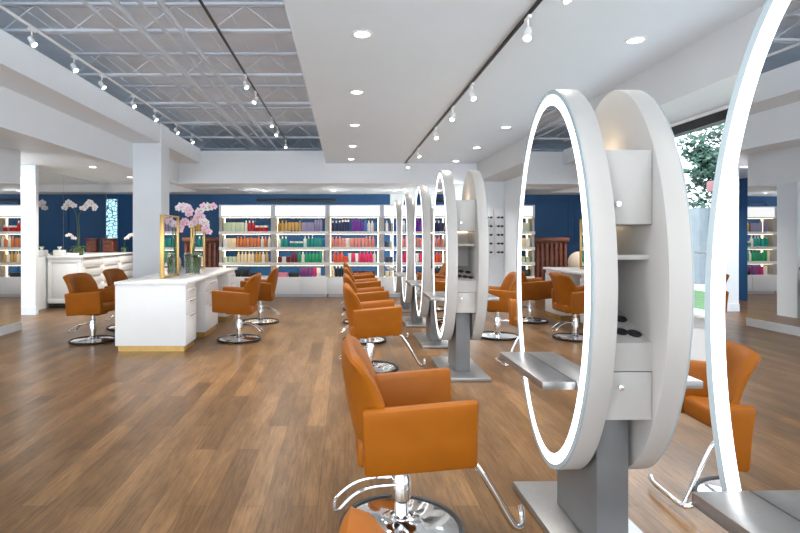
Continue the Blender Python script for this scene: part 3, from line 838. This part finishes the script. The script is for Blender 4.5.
plan = {
 (0, 0): [('pale green', ['box'], .5), ('red', ['bottle', 'jar', 'bottle', 'spray'], 1)],
 (1, 0): [('gold', ['bottle', 'tube', 'bottle'], .52), ('lilac grey', ['box', 'spray', 'bottle'], 1)],
 (2, 0): [('navy', ['bottle', 'spray'], .38), ('violet', ['spray', 'pump'], .70), ('blue', ['bottle', 'tube'], 1)],
 (3, 0): [('slate', ['bottle', 'spray'], .6), ('blue', ['bottle'], 1)],
 (0, 1): [('cream', ['box', 'jar'], .34), ('copper orange', ['bottle', 'tube', 'bottle'], 1)],
 (1, 1): [('teal', ['bottle', 'jar', 'pump', 'box'], 1)],
 (2, 1): [('peach pink', ['bottle', 'box', 'tube'], 1)],
 (3, 1): [('slate', ['jar'], .25), ('peach', ['bottle', 'tube'], 1)],
 (0, 2): [('pale green', ['jar', 'tube'], .32), ('cream', ['bottle', 'pump'], .66), ('gold', ['bottle'], 1)],
 (1, 2): [('dark red', ['jar', 'bottle', 'tube'], .42), ('green', ['bottle', 'pump', 'spray'], 1)],
 (2, 2): [('orange', ['bottle', 'jar', 'tube'], .38), ('hot pink', ['tube', 'bottle', 'pump'], 1)],
 (3, 2): [('slate', ['jar'], .3), ('magenta', ['bottle', 'tube'], 1)],
 (0, 3): [('black', ['wide box', 'flat box'], 1)],
 (1, 3): [('pink', ['flat box'], .28), ('black', ['flat box'], .5), ('purple', ['box', 'wide box'], .75), ('magenta', ['box'], 1)],
 (2, 3): [('cream', ['bottle'], .12), ('black', ['bottle', 'bottle'], .42), ('maroon', ['jar', 'jar'], 1)],
 (3, 3): [('cream', ['jar', 'bottle'], 1)],
}
rnd = random.Random(11)
tn = ['top', 'second', 'third', 'lowest']
for (b, k), runs in plan.items():
    x = .085; z = tiers[k][1]+.0008
    for (c, shapes, end) in runs:
        lim = .085+(BW-.165)*end; q = 0
        # same shape stands in short runs
        while True:
            s = shapes[(q//3) % len(shapes)]; w = WID[s]
            if x+w > min(lim+.02, BW-.07): break
            if rnd.random() < .05: x += .05
            if x+w > lim+.02: break
            cc = 'white' if rnd.random() < .14 and s not in ('flat box', 'wide box') else c
            o = obj(NAMES[s], pmesh(s, cc), None, None, (SX+BW*b+x+w/2, SY+.14+rnd.uniform(-.02, .02), z), (0, 0, rnd.uniform(-.15, .15) if s not in ('flat box',) else 0))
            tag(o, '%s %s on the %s lit shelf, %s' % (cc, {'pump': 'pump bottle', 'spray': 'slim spray can', 'tube': 'standing tube', 'jar': 'lidded jar'}.get(s, s), tn[k], ord_bay[b]),
                'hair product', 'hair products on the %s shelf of the %s' % (tn[k], ord_bay[b]))
            x += w; q += 1

# ------------------------------------------------------------------ glasses racks on the white return wall
rack_side = ['left', 'right']
for i, x in enumerate((3.15, 3.39)):
    t = thing('eyewear_rack', 'white wall rack of dark glasses, %s one of two' % rack_side[i], 'display rack', (x, YX-.03, 1.05), 0, 'racks on the white wall')
    obj('back_board', box(nb(), -.11, .11, -.012, 0.019, 0, 1.05, .003), M['lacquer'], t)
    for r in range(5):
        obj('shelf', box(nb(), -.10, .10, -.10, -.0125, .06+r*.19, .07+r*.19, .002), M['lacquer'], t)
        g = thing('eyeglasses', 'dark framed glasses on the %s white wall rack, %s row from the top' % (rack_side[i], orn[4-r]), 'glasses', (x, YX-.11, 1.05+.0705+r*.19), 0, 'glasses on the wall racks')
        bm = nb()
        for s in (-1, 1):
            tube(bm, [(s*.038+.03*cos(2*pi*a/14), 0, .024+.02*sin(2*pi*a/14)) for a in range(14)], .0045, 6, True)
            tube(bm, [(s*.07, 0, .032), (s*.075, .03, .032), (s*.072, .066, .012)], .004, 6)
        tube(bm, [(-.01, 0, .028), (.01, 0, .028)], .004, 6)
        obj('frame', bm, M['black'], g)
        bm = nb()
        for s in (-1, 1):
            vs = [bm.verts.new((s*.038+.029*cos(2*pi*a/14), .001, .024+.019*sin(2*pi*a/14))) for a in range(14)]; bm.faces.new(vs)
            vs = [bm.verts.new((s*.038+.029*cos(2*pi*a/14), -.001, .024+.019*sin(2*pi*a/14))) for a in range(14)]; bm.faces.new(vs[::-1])
        obj('lens', bm, M['dark'], g)

# ------------------------------------------------------------------ outside the window
struct('ground_outside', box(nb(), 3.75, 60, -20, 60, -.2, -.05), M['paving'])
o = obj('lawn', box(nb(), 6, 9.5, 3, 20, -.05, .04), M['grass']); tag(o, 'green lawn outside the window', 'grass', None, 'stuff')
t = thing('far_building', 'grey glazed building outside the window below a red canopy', 'building', (13.5, 17, -.05))
obj('wall', box(nb(), -2.2, 8, 0, 6, 0, 2.45), M['facade'], t)
for i in range(6): obj('window', box(nb(), -1.9+i*1.5, -.7+i*1.5, -.06, -.001, .5, 2.2), M['facade_glass'], t)
obj('canopy', box(nb(), -2.0, 8.3, -.9, -.02, 2.95, 3.28, .03), M['canopy'], t)
for x in (-1.6, 2, 5.5, 8): obj('post', box(nb(), x-.06, x+.06, -.3, -.18, 0, 2.95), M['facade'], t)
t = thing('tree', 'leafy green tree rising beyond the building outside the window', 'tree', (16.9, 24, -.05))
bm = nb(); tube(bm, [(0, 0, 0), (.1, 0, 2), (0, .1, 4.2)], [.22, .17, .1], 10); obj('trunk', bm, M['bark'], t)
bm = nb(); r2 = random.Random(4)
blobs = [(r2.gauss(0, .95), r2.gauss(0, .8), 4.7+r2.gauss(0, 1.0)) for _ in range(34)]
for (bx, by, bz) in blobs:
    R = r2.uniform(.35, .7)
    for _ in range(170):
        d = Vector((r2.gauss(0, 1), r2.gauss(0, 1), r2.gauss(0, 1))).normalized()*R*r2.uniform(.7, 1.05)
        c = Vector((bx, by, bz))+d
        u = Vector((r2.gauss(0, 1), r2.gauss(0, 1), r2.gauss(0, 1))).normalized(); v = u.orthogonal().normalized(); s = r2.uniform(.1, .17)
        bm.faces.new([bm.verts.new(c+u*s), bm.verts.new(c+v*s*.6), bm.verts.new(c-u*s), bm.verts.new(c-v*s*.6)])
obj('crown', bm, M['tree_leaf'], t)
# pane last
obj('glass_pane', box(nb(), 3.575, 3.583, WY0, WY1, WZ0, WZ1-.09), M['pane'], win1)

# ------------------------------------------------------------------ world and view
wd = bpy.data.worlds.new('sky'); SC.world = wd; wd.use_nodes = True
bg = wd.node_tree.nodes['Background']; bg.inputs['Color'].default_value = (.87, .94, 1, 1); bg.inputs['Strength'].default_value = 2.6
SC.view_settings.view_transform = 'Standard'; SC.view_settings.look = 'None'
SC.view_settings.gamma = 1; SC.view_settings.use_curve_mapping = False
SC.view_settings.exposure = 1.02
